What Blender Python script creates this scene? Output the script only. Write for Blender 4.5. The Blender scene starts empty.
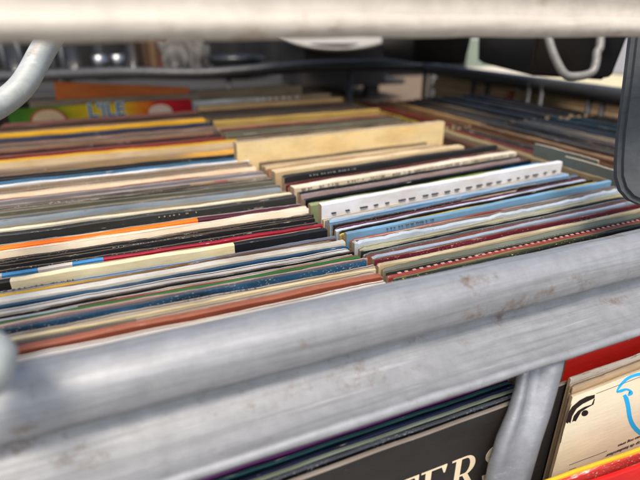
import bpy, bmesh, math, random
from mathutils import Vector, Matrix
random.seed(7)
S = bpy.context.scene
COL = S.collection

# ------------------------------------------------------------------ camera
H0 = 0.147                       # camera height above the record tops
TOP = 0.315                      # height of the record tops above the shelf
CAMZ = TOP + H0
CX = Vector((0.92297, -0.38486, 0.0))
CY = Vector((0.15468, 0.37096, 0.91568))
CZ = Vector((-0.35241, -0.84515, 0.40191))
CAMP = Vector((0, 0, CAMZ))
FPX = 483.0
cd = bpy.data.cameras.new('camera')
cam = bpy.data.objects.new('camera', cd)
COL.objects.link(cam)
cam.matrix_world = Matrix(((CX.x, CY.x, CZ.x, CAMP.x), (CX.y, CY.y, CZ.y, CAMP.y), (CX.z, CY.z, CZ.z, CAMP.z), (0, 0, 0, 1)))
cd.sensor_width = 36.0
cd.lens = 36.0 * FPX / 640.0
cd.clip_start = 0.01
cd.clip_end = 500
cd.dof.use_dof = True
cd.dof.focus_distance = 0.35
cd.dof.aperture_fstop = 5.0
S.camera = cam

# ------------------------------------------------------------------ light
SUN_EL, SUN_AZ = 60.0, 212.0     # azimuth of the sun as a compass bearing (0 = +Y)
w = bpy.data.worlds.new('World')
S.world = w
w.use_nodes = True
nt = w.node_tree
bgn = nt.nodes['Background']
sky = nt.nodes.new('ShaderNodeTexSky')
sky.sky_type = 'NISHITA'
sky.sun_disc = False
sky.sun_elevation = math.radians(SUN_EL)
sky.sun_rotation = math.radians(SUN_AZ)
sky.air_density = 1.2
sky.dust_density = 4.0
nt.links.new(sky.outputs[0], bgn.inputs[0])
bgn.inputs[1].default_value = 0.14
sl = bpy.data.lights.new('sun', 'SUN')
sl.energy = 1.5
sl.angle = math.radians(18)
sl.color = (1.0, 0.95, 0.87)
so = bpy.data.objects.new('sun', sl)
COL.objects.link(so)
az, el = math.radians(SUN_AZ), math.radians(SUN_EL)
sdir = Vector((math.sin(az) * math.cos(el), math.cos(az) * math.cos(el), math.sin(el)))
so.rotation_euler = sdir.to_track_quat('Z', 'Y').to_euler()
so.location = sdir * 5
S.view_settings.view_transform = 'Standard'
S.view_settings.look = 'None'
S.view_settings.exposure = 0.88
S.view_settings.gamma = 1.0


# ------------------------------------------------------------------ helpers
def ray(px, py):
    return (CX * ((px - 320) / FPX) - CY * ((py - 240) / FPX) - CZ)


def at(px, py, d):               # a point at camera depth d
    return CAMP + ray(px, py) * d


def atz(px, py, z):              # a point on the level z
    r = ray(px, py)
    return CAMP + r * ((z - CAMZ) / r.z)


def aty(px, py, y):
    r = ray(px, py)
    return CAMP + r * (y / r.y)


def lin(h):
    h = h.lstrip('#')
    out = []
    for i in (0, 2, 4):
        c = int(h[i:i + 2], 16) / 255
        out.append(c / 12.92 if c <= 0.04045 else ((c + 0.055) / 1.055) ** 2.4)
    return tuple(out)


def rgba(c, k=1.0):
    return (min(1, c[0] * k), min(1, c[1] * k), min(1, c[2] * k), 1)


def tag(o, label=None, cat=None, group=None, kind=None):
    if label:
        o['label'] = label
    if cat:
        o['category'] = cat
    if group:
        o['group'] = group
    if kind:
        o['kind'] = kind
    return o


def empty(name, loc):
    o = bpy.data.objects.new(name, None)
    COL.objects.link(o)
    o.location = loc
    o.empty_display_size = 0.02
    return o


def link(name, bm, mats, parent=None, loc=None, smooth=True, world=False):
    me = bpy.data.meshes.new(name)
    bm.normal_update()
    bm.to_mesh(me)
    bm.free()
    if not isinstance(mats, (list, tuple)):
        mats = [mats]
    for m in mats:
        me.materials.append(m)
    if smooth:
        me.polygons.foreach_set('use_smooth', [True] * len(me.polygons))
    o = bpy.data.objects.new(name, me)
    COL.objects.link(o)
    if loc is not None:
        o.location = loc
    if parent is not None:
        o.parent = parent
        if world:                # the mesh was written in world coordinates
            o.matrix_parent_inverse = Matrix.Translation(-Vector(parent.location))
    return o


def sharp(o, deg=40):
    me = o.data
    me.set_sharp_from_angle(angle=math.radians(deg))
    return o


def add_tube(bm, pts, rad, seg=14, flat=None):
    """tube through points; rad a number or a list; flat = (direction, squash) list"""
    pts = [Vector(p) for p in pts]
    n = len(pts)
    rads = rad if isinstance(rad, (list, tuple)) else [rad] * n
    rings = []
    up = None
    for i, p in enumerate(pts):
        t = (pts[min(i + 1, n - 1)] - pts[max(i - 1, 0)]).normalized()
        if up is None:
            a = Vector((0, 0, 1)) if abs(t.z) < 0.9 else Vector((1, 0, 0))
            up = (a - t * a.dot(t)).normalized()
        else:
            up = (up - t * up.dot(t)).normalized()
        s = t.cross(up)
        ring = []
        for k in range(seg):
            an = 2 * math.pi * k / seg
            ring.append(bm.verts.new(p + (up * math.cos(an) + s * math.sin(an)) * rads[i]))
        rings.append(ring)
    for i in range(n - 1):
        for k in range(seg):
            bm.faces.new((rings[i][k], rings[i][(k + 1) % seg], rings[i + 1][(k + 1) % seg], rings[i + 1][k]))
    bm.faces.new(rings[0][::-1])
    bm.faces.new(rings[-1])
    return rings


def smooth_path(pts, n=8):
    pts = [Vector(p) for p in pts]
    out = []
    m = len(pts)
    for i in range(m - 1):
        p0, p1, p2, p3 = pts[max(i - 1, 0)], pts[i], pts[i + 1], pts[min(i + 2, m - 1)]
        for k in range(n):
            t = k / n
            out.append(0.5 * ((2 * p1) + (p2 - p0) * t + (2 * p0 - 5 * p1 + 4 * p2 - p3) * t * t + (3 * p1 - p0 - 3 * p2 + p3) * t ** 3))
    out.append(pts[-1])
    return out


def add_box(bm, x0, x1, y0, y1, z0, z1, bev=0.0):
    vs = [bm.verts.new((x, y, z)) for x in (x0, x1) for y in (y0, y1) for z in (z0, z1)]
    f = [(0, 1, 3, 2), (4, 6, 7, 5), (0, 4, 5, 1), (2, 3, 7, 6), (0, 2, 6, 4), (1, 5, 7, 3)]
    fs = [bm.faces.new([vs[i] for i in q]) for q in f]
    if bev:
        es = list({e for q in fs for e in q.edges})
        bmesh.ops.bevel(bm, geom=es, offset=bev, segments=2, affect='EDGES', profile=0.6)


def add_prism(bm, pts, off):
    """flat polygon (list of Vectors) thickened by the vector off"""
    a = [bm.verts.new(p) for p in pts]
    b = [bm.verts.new(Vector(p) + off) for p in pts]
    n = len(pts)
    f1 = bm.faces.new(a)
    f2 = bm.faces.new(b[::-1])
    for i in range(n):
        bm.faces.new((a[i], b[i], b[(i + 1) % n], a[(i + 1) % n]))
    bmesh.ops.triangulate(bm, faces=[f1, f2])


def add_lathe(bm, prof, seg=28, c=(0, 0, 0)):
    c = Vector(c)
    rings = []
    for r, z in prof:
        rings.append([bm.verts.new(c + Vector((r * math.cos(2 * math.pi * k / seg), r * math.sin(2 * math.pi * k / seg), z))) for k in range(seg)])
    for i in range(len(rings) - 1):
        for k in range(seg):
            bm.faces.new((rings[i][k], rings[i][(k + 1) % seg], rings[i + 1][(k + 1) % seg], rings[i + 1][k]))


# ------------------------------------------------------------------ materials
class NT:
    def __init__(self, name):
        self.m = bpy.data.materials.new(name)
        self.m.use_nodes = True
        self.t = self.m.node_tree
        self.b = self.t.nodes['Principled BSDF']

    def n(self, kind, **kw):
        x = self.t.nodes.new(kind)
        for k, v in kw.items():
            setattr(x, k, v)
        return x

    def l(self, a, b):
        self.t.links.new(a, b)

    def coord(self, scale, out='Object', random_off=True):
        tc = self.n('ShaderNodeTexCoord')
        mp = self.n('ShaderNodeMapping')
        mp.inputs['Scale'].default_value = scale
        self.l(tc.outputs[out], mp.inputs['Vector'])
        if random_off:
            oi = self.n('ShaderNodeObjectInfo')
            mu = self.n('ShaderNodeMath', operation='MULTIPLY')
            mu.inputs[1].default_value = 37.0
            self.l(oi.outputs['Random'], mu.inputs[0])
            cb = self.n('ShaderNodeCombineXYZ')
            for i in range(3):
                self.l(mu.outputs[0], cb.inputs[i])
            self.l(cb.outputs[0], mp.inputs['Location'])
        return mp.outputs[0]

    def noise(self, vec, scale, detail=4, rough=0.6):
        x = self.n('ShaderNodeTexNoise')
        x.inputs['Scale'].default_value = scale
        x.inputs['Detail'].default_value = detail
        x.inputs['Roughness'].default_value = rough
        self.l(vec, x.inputs['Vector'])
        return x.outputs['Fac']

    def ramp(self, fac, stops, interp='LINEAR'):
        x = self.n('ShaderNodeValToRGB')
        cr = x.color_ramp
        cr.interpolation = interp
        while len(cr.elements) < len(stops):
            cr.elements.new(0.5)
        for e, (p, c) in zip(cr.elements, stops):
            e.position = p
            e.color = c if len(c) == 4 else (*c, 1)
        self.l(fac, x.inputs[0])
        return x.outputs[0]

    def step(self, fac, a, b):
        return self.ramp(fac, [(a, (0, 0, 0)), (b, (1, 1, 1))])

    def mix(self, fac, c1, c2):
        x = self.n('ShaderNodeMix', data_type='RGBA')
        for s, v in ((x.inputs[0], fac), (x.inputs[6], c1), (x.inputs[7], c2)):
            if hasattr(v, 'links'):
                self.l(v, s)
            else:
                s.default_value = v
        return x.outputs[2]

    def bump(self, fac, strength, dist=0.001):
        x = self.n('ShaderNodeBump')
        x.inputs['Strength'].default_value = strength
        x.inputs['Distance'].default_value = dist
        self.l(fac, x.inputs['Height'])
        self.l(x.outputs[0], self.b.inputs['Normal'])


CACHE = {}


def paper_mat(c1, c2=None, spots=None, stops=None, wear=0.5, smooth=False, gloss=0.42, stain=1.0):
    """printed card: a colour that drifts along the length, small print, and scuffs that show the board"""
    key = (c1, c2, spots, tuple(stops) if stops else None, wear, smooth, gloss, stain)
    if key in CACHE:
        return CACHE[key]
    a = tuple(x * 0.86 for x in lin(c1))
    b = lin(c2) if c2 else tuple(x * 0.72 for x in a)
    m = NT('printed card')
    v = m.coord((14, 60, 60))
    n1 = m.noise(v, 1.0, 5, 0.65)
    col = m.mix(m.step(n1, 0.42, 0.66), rgba(a), rgba(b))
    if stops:
        tc = m.n('ShaderNodeTexCoord')
        sx = m.n('ShaderNodeSeparateXYZ')
        m.l(tc.outputs['Generated'], sx.inputs[0])
        base = m.ramp(sx.outputs[0], [(p, rgba(lin(c))) for p, c in stops], 'EASE' if smooth else 'CONSTANT')
        sh = m.mix(m.step(n1, 0.42, 0.66), (1, 1, 1, 1), (0.8, 0.8, 0.8, 1))
        mm = m.n('ShaderNodeMix', data_type='RGBA', blend_type='MULTIPLY')
        mm.inputs[0].default_value = 1
        m.l(base, mm.inputs[6])
        m.l(sh, mm.inputs[7])
        col = mm.outputs[2]
    if spots:
        v2 = m.coord((620, 1500, 1500))
        n2 = m.noise(v2, 1.0, 1, 0.4)
        v3 = m.coord((30, 30, 30))
        n3 = m.noise(v3, 1.0, 2, 0.5)
        mu = m.n('ShaderNodeMath', operation='MULTIPLY')
        m.l(m.step(n2, 0.64, 0.74), mu.inputs[0])
        m.l(m.step(n3, 0.46, 0.60), mu.inputs[1])
        col = m.mix(mu.outputs[0], col, rgba(lin(spots)))
    v4 = m.coord((55, 500, 500))
    n4 = m.noise(v4, 1.0, 6, 0.72)
    hi = 0.74 - 0.12 * wear
    col = m.mix(m.step(n4, hi, hi + 0.07), col, (0.58, 0.53, 0.46, 1))
    v5 = m.coord((38, 300, 300))
    n5 = m.noise(v5, 1.0, 5, 0.7)
    hi = 0.72 - 0.10 * wear
    col = m.mix(m.step(n5, hi, hi + 0.1), col, (0.05, 0.042, 0.035, 1))
    v6 = m.coord((20, 45, 45))
    n6 = m.noise(v6, 1.0, 6, 0.65)
    st = m.n('ShaderNodeMix', data_type='RGBA', blend_type='MULTIPLY')
    m.l(m.step(n6, 0.40, 0.70), st.inputs[0])
    m.l(col, st.inputs[6])
    st.inputs[7].default_value = (1 - 0.20 * stain, 1 - 0.26 * stain, 1 - 0.34 * stain, 1)
    col = st.outputs[2]
    m.l(col, m.b.inputs['Base Color'])
    r = m.n('ShaderNodeMapRange')
    r.inputs['To Min'].default_value = gloss - 0.08
    r.inputs['To Max'].default_value = gloss + 0.25
    m.l(n4, r.inputs['Value'])
    m.l(r.outputs[0], m.b.inputs['Roughness'])
    m.bump(n4, 0.35, 0.0006)
    m.b.inputs['Specular IOR Level'].default_value = 0.22
    CACHE[key] = m.m
    return m.m


def plain_mat(name, c, rough=0.5, metal=0.0, var=0.25, scale=40, bump=0.0):
    m = NT(name)
    v = m.coord((1, 1, 1))
    n1 = m.noise(v, scale, 5)
    a = lin(c) if isinstance(c, str) else c
    m.l(m.mix(n1, rgba(a, 1 - var), rgba(a, 1 + var)), m.b.inputs['Base Color'])
    m.b.inputs['Roughness'].default_value = rough
    m.b.inputs['Metallic'].default_value = metal
    if bump:
        m.bump(n1, bump, 0.002)
    return m.m


def metal_mat(name, c, rust=0.5, metal=0.75, rough=0.42, stain='#5c4632', streak=0.6):
    """old galvanised steel: fine zinc mottle, drag marks along the bar, rust blooms"""
    m = NT(name)
    a = lin(c)
    v = m.coord((1, 1, 1), random_off=False)
    n1 = m.noise(v, 95, 7, 0.7)
    col = m.mix(m.step(n1, 0.34, 0.66), rgba(a, 0.86), rgba(a, 1.10))
    vs = m.coord((5, 170, 170), random_off=False)
    n2 = m.noise(vs, 1.0, 6, 0.7)
    col = m.mix(m.step(n2, 0.48, 0.74), col, rgba(a, 1 - streak))
    vt = m.coord((9, 260, 260), random_off=False)
    n5 = m.noise(vt, 1.0, 5, 0.7)
    col = m.mix(m.step(n5, 0.60, 0.72), col, rgba(a, 1.35))
    n3 = m.noise(v, 34, 9, 0.75)
    # rust gathers where the bar is handled: a slow mask along it
    n6 = m.noise(m.coord((7, 60, 60), random_off=False), 1.0, 3, 0.6)
    ad = m.n('ShaderNodeMath', operation='MULTIPLY_ADD')
    m.l(n6, ad.inputs[0])
    ad.inputs[1].default_value = 0.45
    m.l(n3, ad.inputs[2])
    k = 0.93 - 0.16 * rust
    f3 = m.step(ad.outputs[0], k, k + 0.14)
    col = m.mix(f3, col, rgba(lin(stain), 1.1))
    m.l(col, m.b.inputs['Base Color'])
    mr = m.n('ShaderNodeMapRange')
    mr.inputs['To Min'].default_value = metal
    mr.inputs['To Max'].default_value = 0.05
    m.l(f3, mr.inputs['Value'])
    m.l(mr.outputs[0], m.b.inputs['Metallic'])
    r = m.n('ShaderNodeMapRange')
    r.inputs['To Min'].default_value = rough - 0.12
    r.inputs['To Max'].default_value = rough + 0.25
    m.l(n2, r.inputs['Value'])
    m.l(r.outputs[0], m.b.inputs['Roughness'])
    m.bump(n3, 0.18, 0.0012)
    return m.m


ZINC = metal_mat('galvanised steel', '#8f9091', 0.78, 0.35, 0.5, '#5f5042', 0.42)
ZINC_TOP = metal_mat('weathered pale steel', '#b9b0a2', 0.55, 0.1, 0.55, '#8a7458', 0.25)
ZINC_DARK = metal_mat('dull dark steel', '#4a4a4a', 0.3, 0.6, 0.4)
ROD = metal_mat('pale grey painted rod', '#a4a7a2', 0.4, 0.1, 0.45, '#8a6e54', 0.2)
CREAMROD = metal_mat('cream painted rod', '#75736d', 0.4, 0.3, 0.45, '#5f4630', 0.3)
STRUT = metal_mat('pressed steel strut', '#8a8c90', 0.0, 0.55, 0.45, '#5c4632', 0.2)
STRAP = metal_mat('dark grey coated strap', '#3f4244', 0.1, 0.0, 0.8, '#34332f', 0.2)
SHEET = metal_mat('shelf sheet steel', '#6a6864', 0.5, 0.5, 0.5)
PAPER = plain_mat('inner paper', '#cdbf9f', 0.8, 0, 0.15, 60)
BOARD = plain_mat('raw board', '#8a7458', 0.85, 0, 0.3, 90)
INK = plain_mat('black ink', '#141414', 0.5, 0, 0.2, 60)
CREAMINK = plain_mat('cream ink', '#e4cfae', 0.5, 0, 0.08, 60)
BLACKPL = plain_mat('black plastic', '#101113', 0.35, 0, 0.3, 30, 0.2)

# ------------------------------------------------------------------ setting
bm = bmesh.new()
bmesh.ops.create_grid(bm, x_segments=4, y_segments=4, size=60)
pv = NT('pavement')
vv = pv.coord((1, 1, 1), random_off=False)
pv.l(pv.mix(pv.noise(vv, 30, 8), (0.14, 0.13, 0.12, 1), (0.30, 0.28, 0.26, 1)), pv.b.inputs['Base Color'])
pv.b.inputs['Roughness'].default_value = 0.9
tag(link('pavement', bm, pv.m, loc=(0, 0, -0.62)), kind='structure')  # ground out of view, put in for its bounce light

# ------------------------------------------------------------------ the rack
rack = empty('record_rack', (0.2, 0.7, -0.62))
tag(rack, 'two tier galvanised steel rack with a thick rounded rail across the front of the records', 'rack')


def arc(c, r, a0, a1, n):
    return [(c[0] + r * math.cos(math.radians(a0 + (a1 - a0) * i / n)), c[1] + r * math.sin(math.radians(a0 + (a1 - a0) * i / n))) for i in range(n + 1)]


def flared_profile():
    """rolled tube on top, a hollow skirt below it that flares out to a rolled lip, in (y, z)"""
    tube = arc((0.2015, 0.3131), 0.0172, -50, 206, 30)
    skirt = [(0.1930, 0.3045), (0.1955, 0.3010), (0.1958, 0.2970), (0.1940, 0.2935), (0.1900, 0.2905), (0.1850, 0.2880), (0.1800, 0.2862), (0.1750, 0.2848), (0.1705, 0.2838), (0.1660, 0.2830)]
    lip = arc((0.1648, 0.2803), 0.0030, 72, 270, 8)
    under = [(0.1720, 0.2775), (0.1850, 0.2805), (0.1970, 0.2870), (0.2030, 0.2940)]
    return tube + skirt + lip + under


def double_profile(r1c, r1, r2c, r2):
    return arc(r1c, r1, -60, 205, 18) + arc(r2c, r2, 110, 262, 14)


def extrude_profile(bm, prof, x0, x1, n, wob=0.0006, seed=1):
    rnd = random.Random(seed)
    ph = [rnd.uniform(0, 6.28) for _ in range(6)]
    rings = []
    for i in range(n + 1):
        x = x0 + (x1 - x0) * i / n
        dy = wob * (math.sin(x * 31 + ph[0]) + 0.6 * math.sin(x * 77 + ph[1]))
        dz = wob * (math.sin(x * 27 + ph[2]) + 0.6 * math.sin(x * 91 + ph[3]))
        rings.append([bm.verts.new((x, y + dy + 0.5 * wob * math.sin(x * 120 + k), z + dz + 0.5 * wob * math.sin(x * 140 + 1.7 * k))) for k, (y, z) in enumerate(prof)])
    m = len(prof)
    for i in range(n):
        for k in range(m):
            bm.faces.new((rings[i][k], rings[i + 1][k], rings[i + 1][(k + 1) % m], rings[i][(k + 1) % m]))
    bm.faces.new(rings[0])
    bm.faces.new(rings[-1][::-1])
    bmesh.ops.recalc_face_normals(bm, faces=bm.faces)


bm = bmesh.new()
extrude_profile(bm, flared_profile(), -0.62, 1.0, 150, 0.00022)
link('front_rail', bm, ZINC, rack, world=True)
# the rail of the tier above, level with the lens
bm = bmesh.new()
extrude_profile(bm, double_profile((0.1995, 0.4795), 0.0145, (0.1878, 0.4626), 0.0046), -0.62, 1.0, 120, 0.0003, 5)
link('top_rail', bm, ZINC_TOP, rack, world=True)
# decks
bm = bmesh.new()
add_box(bm, -0.62, 1.0, 0.222, 1.42, -0.012, -0.0005, 0.002)
link('shelf_deck', bm, SHEET, rack, world=True)
bm = bmesh.new()
add_box(bm, -0.62, 0.88, 0.80, 1.42, 0.492, 0.504, 0.002)
link('upper_deck', bm, SHEET, rack, world=True)  # unseen; front edge set back to let more sky reach the records
bm = bmesh.new()
add_box(bm, -0.62, 1.0, 0.02, 0.60, -0.087, -0.0735, 0.002)
link('lower_deck', bm, SHEET, rack, world=True)
# uprights out of the frame on both sides carry the tiers
for x in (-0.61, 0.99):
    for y in (0.235, 1.40):
        bm = bmesh.new()
        add_tube(bm, [(x, y, -0.62), (x, y, 0.60)], 0.017)
        link('upright', bm, ZINC_DARK, rack, world=True)

# back rail and side rail
ZR = 0.362
bm = bmesh.new()
pl = [at(-60, 80, 1.50), at(40, 76, 1.48), at(120, 73, 1.46), at(200, 74, 1.46), at(262, 70, 1.46), at(330, 66, 1.46), at(430, 66, 1.5)]
for p in pl:
    p.z += 0.0
add_tube(bm, smooth_path(pl, 8), 0.017, 16)
link('back_rail', bm, ZINC_DARK, rack, world=True)
bm = bmesh.new()
pr = [at(425, 68, 1.46), at(520, 82, 1.15), at(600, 94, 0.92), at(680, 107, 0.78)]
pr.append(Vector((pr[-1].x + 0.02, 0.225, pr[-1].z - 0.01)))
add_tube(bm, smooth_path(pr, 8), 0.0165, 16)
link('side_rail', bm, ZINC_DARK, rack, world=True)
for px, py, d in ((426, 75, 1.45), (475, 81, 1.28), (489, 83, 1.24), (531, 90, 1.10), (544, 92, 1.06), (592, 99, 0.93), (606, 101, 0.90), (60, 84, 1.47), (228, 80, 1.46), (350, 78, 1.46)):
    bm = bmesh.new()
    a = at(px, py - 9, d)
    add_tube(bm, [a, (a.x, a.y, 0.0)], 0.0055 if px > 430 else 0.007, 12)
    link('rail_post', bm, ZINC_DARK, rack, world=True)

# bent rods under the upper tier
bm = bmesh.new()
pts = [at(72, -20, 0.33), at(60, 20, 0.33), at(42, 52, 0.33), at(22, 86, 0.32), at(-6, 108, 0.31), at(-40, 122, 0.29),
       at(-62, 170, 0.26), at(-66, 240, 0.22), at(-55, 300, 0.195), at(-36, 345, 0.18), at(-16, 350, 0.172), at(-8, 358, 0.168), at(-16, 378, 0.166), at(-44, 400, 0.166)]
add_tube(bm, smooth_path(pts, 8), 0.0078, 16)
link('bent_rod', bm, ROD, rack, world=True)
bm = bmesh.new()
pts = [at(541, 0, 0.60), at(549, 40, 0.60), at(557, 62, 0.60), at(566, 75, 0.60), at(580, 76, 0.60), at(592, 72, 0.60), at(596, 62, 0.60), at(597, 52, 0.60), at(600, 46, 0.60), at(601, 20, 0.60)]
add_tube(bm, smooth_path(pts, 8), 0.0052, 14)
link('bent_rod', bm, CREAMROD, rack, world=True)

# dark strap with a rounded foot hanging on the right
c = at(650, 60, 0.345)
bm = bmesh.new()
axr = (at(660, 120, 0.345) - at(640, 120, 0.345)).normalized()
nrm = axr.cross((at(626, 30, 0.345) - at(612, 150, 0.345)).normalized()).normalized()
outl = [(627, 6), (625, 40), (619, 90), (613, 135), (611, 162), (611, 178), (615, 191), (623, 200), (634, 205), (652, 209), (668, 205), (678, 196), (682, 182), (686, 150), (690, 90), (694, 6)]
pp = [at(x, y, 0.345) for x, y in outl]
add_prism(bm, pp, nrm * 0.010)
bmesh.ops.recalc_face_normals(bm, faces=bm.faces)
bmesh.ops.bevel(bm, geom=[e for e in bm.edges if e.is_boundary or e.calc_face_angle(0) > 0.9], offset=0.003, segments=4, affect='EDGES')
sharp(link('hanging_strap', bm, STRAP, rack, world=True), 75)

# pressed strut below the front rail: a flattened tube with a groove
def strut(bm, centre, wid, thick):
    rings = []
    n = 28
    for (p, wd, th, gr, tw) in zip(centre, wid, thick, GRO, TWI):
        ring = []
        ax = Vector((math.cos(tw), math.sin(tw), 0))
        ay = Vector((-math.sin(tw), math.cos(tw), 0))
        for k in range(n):
            an = 2 * math.pi * k / n
            cx = math.copysign(abs(math.cos(an)) ** 0.75, math.cos(an)) * wd / 2
            sy = math.sin(an) * th / 2
            if math.sin(an) < 0:
                sy += gr * math.exp(-((cx + wd * 0.12) / (wd * 0.17)) ** 2)
            ring.append(bm.verts.new(p + ax * cx + ay * sy))
        rings.append(ring)
    for i in range(len(rings) - 1):
        for k in range(n):
            bm.faces.new((rings[i][k], rings[i][(k + 1) % n], rings[i + 1][(k + 1) % n], rings[i + 1][k]))
    bm.faces.new(rings[0])
    bm.faces.new(rings[-1])
    bmesh.ops.recalc_face_normals(bm, faces=bm.faces)


SY = 0.166
cen = [aty(px, py, y) for px, py, y in ((543, 346, 0.176), (540, 368, 0.172), (536, 388, 0.168), (529, 412, 0.164), (519, 438, 0.160), (511, 465, 0.158), (505, 490, 0.157), (500, 520, 0.157), (497, 560, 0.157))]
wid = [0.0290, 0.0278, 0.0262, 0.0265, 0.0280, 0.0285, 0.028, 0.028, 0.028]
thk = [0.016, 0.015, 0.014, 0.014, 0.0145, 0.015, 0.015, 0.015, 0.015]
GRO = [0.008, 0.0095, 0.008, 0.005, 0.004, 0.0035, 0.003, 0.002, 0.002]
TWI = [-0.35] * 9
bm = bmesh.new()
strut(bm, cen, wid, thk)
link('rail_strut', bm, STRUT, rack, world=True)

# ------------------------------------------------------------------ records
NREC = [0]
LABELS = {}


def sleeve_bm(L, H, t, rnd, open_top=False, warp=1.0, corner=None, n=64):
    """card sleeve standing on its base: bowed, with rubbed corners; slots: 0 face, 1 edge, 2 inside"""
    bm = bmesh.new()
    bow = rnd.uniform(-1, 1) * 0.0011 * warp
    s1, s2, s3 = rnd.uniform(0, 6), rnd.uniform(0, 6), rnd.uniform(0, 6)
    c = min(t * 0.28, 0.0007)
    cr0, cr1 = rnd.choice((0.15, 0.2, 0.3, 0.5, 1.2)) * 0.001, rnd.choice((0.15, 0.2, 0.3, 0.6, 1.4)) * 0.001
    w = t * 0.30
    prof = [(-t / 2, 0.0, 0), (-t / 2, H * 0.55, 0), (-t / 2, H - 0.012, 0), (-t / 2, H - c, 1)]
    if open_top:
        prof += [(-t / 2 + c * 0.6, H, 1), (-t / 2 + w, H - 0.0002, 2), (-t / 2 + w, H - 0.006, 2), (t / 2 - w, H - 0.006, 2), (t / 2 - w, H - 0.0002, 1), (t / 2 - c * 0.6, H, 1)]
    else:
        prof += [(-t / 2 + c, H, 1), (0, H + t * 0.02, 1), (t / 2 - c, H, 1)]
    prof += [(t / 2, H - c, 0), (t / 2, H - 0.012, 0), (t / 2, H * 0.55, 0), (t / 2, 0.0, 0)]
    rings = []
    for i in range(n + 1):
        # denser near the ends
        u = i / n
        u = 0.5 - 0.5 * math.cos(math.pi * u) * (0.75 + 0.25 * abs(math.cos(math.pi * u)))
        x = (u - 0.5) * L
        d0, d1 = u * L, (1 - u) * L
        drop = 0.0
        if d0 < cr0 * 3:
            drop += cr0 * (1 - d0 / (cr0 * 3)) ** 2
        if d1 < cr1 * 3:
            drop += cr1 * (1 - d1 / (cr1 * 3)) ** 2
        wav = 0.00030 * math.sin(40 * x + s2) + 0.00018 * math.sin(113 * x + s3) + rnd.gauss(0, 0.00010) * warp
        yy = bow * (1 - (2 * u - 1) ** 2) + warp * 0.00035 * math.sin(22 * x + s1)
        ring = []
        for (y, z, _m) in prof:
            k = (z / H) ** 3
            ring.append(bm.verts.new((x, y + yy * k, z + (wav - drop) * k)))
        rings.append(ring)
    m = len(prof)
    for i in range(n):
        for k in range(m - 1):
            f = bm.faces.new((rings[i][k], rings[i + 1][k], rings[i + 1][k + 1], rings[i][k + 1]))
            f.material_index = prof[k][2]
    for r in (rings[0], rings[-1]):
        f = bm.faces.new(r)
        f.material_index = 2
    bmesh.ops.recalc_face_normals(bm, faces=bm.faces)
    return bm


def record(x_left, L, y, H, t, spec, label, group, base_z=0.0, rot=0.0, axis='x', seed=0, tilt=0.0):
    """spec: dict with c, c2, edge, open, spots, stops, smooth, wear"""
    rnd = random.Random(1000 + seed)
    face = paper_mat(spec['c'], spec.get('c2'), spec.get('spots'), spec.get('stops'), spec.get('wear', 0.5), spec.get('smooth', False), spec.get('gloss', 0.42), spec.get('stain', 1.0))
    edge = paper_mat(spec.get('edge', spec['c']), spec.get('edge2'), spec.get('spots'), spec.get('stops') if 'edge' not in spec else None, spec.get('wear', 0.5) + 0.45, spec.get('smooth', False))
    op = spec.get('open', False)
    bm = sleeve_bm(L, H, t, rnd, op, spec.get('warp', 1.0))
    o = link('record_sleeve', bm, [face, edge, BOARD])
    sharp(o, 38)
    if axis == 'x':
        o.location = (x_left + L / 2, y, base_z)
        o.rotation_euler = (tilt, 0, rot)
    else:
        o.location = (y, x_left + L / 2, base_z)
        o.rotation_euler = (tilt, 0, math.pi / 2 + rot)
    tag(o, label, 'record', group)
    if op and t > 0.0019:
        ib = bmesh.new()
        z1 = H - rnd.uniform(0.0004, 0.003)
        ti = max(0.0007, t * 0.16)
        Li = L - 0.006
        add_box(ib, -Li / 2, Li / 2, -ti / 2, ti / 2, H - 0.012, z1)
        link('inner_sleeve', ib, PAPER, o, smooth=False)
    NREC[0] += 1
    return o


def dash_marks(o, L, H, t, n, frac, col_mat, zoff, hgt, gap_rnd=0.25, seed=3, name='print_pattern', u0=0.02, u1=0.98, on_face=True):
    """a row of printed marks along the face just under the top edge"""
    rnd = random.Random(seed)
    bm = bmesh.new()
    for i in range(n):
        u = u0 + (u1 - u0) * (i + 0.5) / n
        if gap_rnd > 0.5 and rnd.random() < 0.22:
            continue
        wd = (u1 - u0) * L / n * frac * rnd.uniform(1 - gap_rnd, 1 + gap_rnd)
        x = (u - 0.5) * L + rnd.uniform(-1, 1) * gap_rnd * L / n * 0.3
        z = H - zoff + rnd.uniform(-1, 1) * hgt * 0.15
        if on_face:
            add_box(bm, x - wd / 2, x + wd / 2, -t / 2 - 0.0016, -t / 2 - 0.0001, z - hgt / 2, z + hgt / 2)
        else:
            add_box(bm, x - wd / 2, x + wd / 2, -hgt / 2, hgt / 2, H + 0.0001, H + 0.0006)
    return link(name, bm, col_mat, o, smooth=False)


def Yof(x, y):
    return atz(x, y, TOP).y


def fan(row, y):
    """how far the sleeves of a row have swung round, by depth"""
    tb = {'middle row': ((0.23, 1.0), (0.29, 3.0), (0.34, 5.3), (0.45, 6.2), (0.55, 5.0), (0.62, 4.6), (0.80, 2.6), (1.05, 2.0)),
          'left row': ((0.23, -0.4), (0.33, 0.0), (0.37, 1.0), (0.40, 0.0), (0.45, -0.8), (0.50, 1.5), (0.60, 1.5), (0.66, 0.8), (0.75, 3.4), (0.85, 4.6), (0.93, 3.2), (1.0, 3.0))}[row]
    if y <= tb[0][0]:
        return math.radians(tb[0][1])
    for (a, p), (b, q) in zip(tb, tb[1:]):
        if y <= b:
            return math.radians(p + (q - p) * (y - a) / (b - a))
    return math.radians(tb[-1][1])


def vary(h, k):
    return '#' + ''.join('%02x' % max(0, min(255, int(int(h[i:i + 2], 16) * k))) for i in (1, 3, 5))


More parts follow.
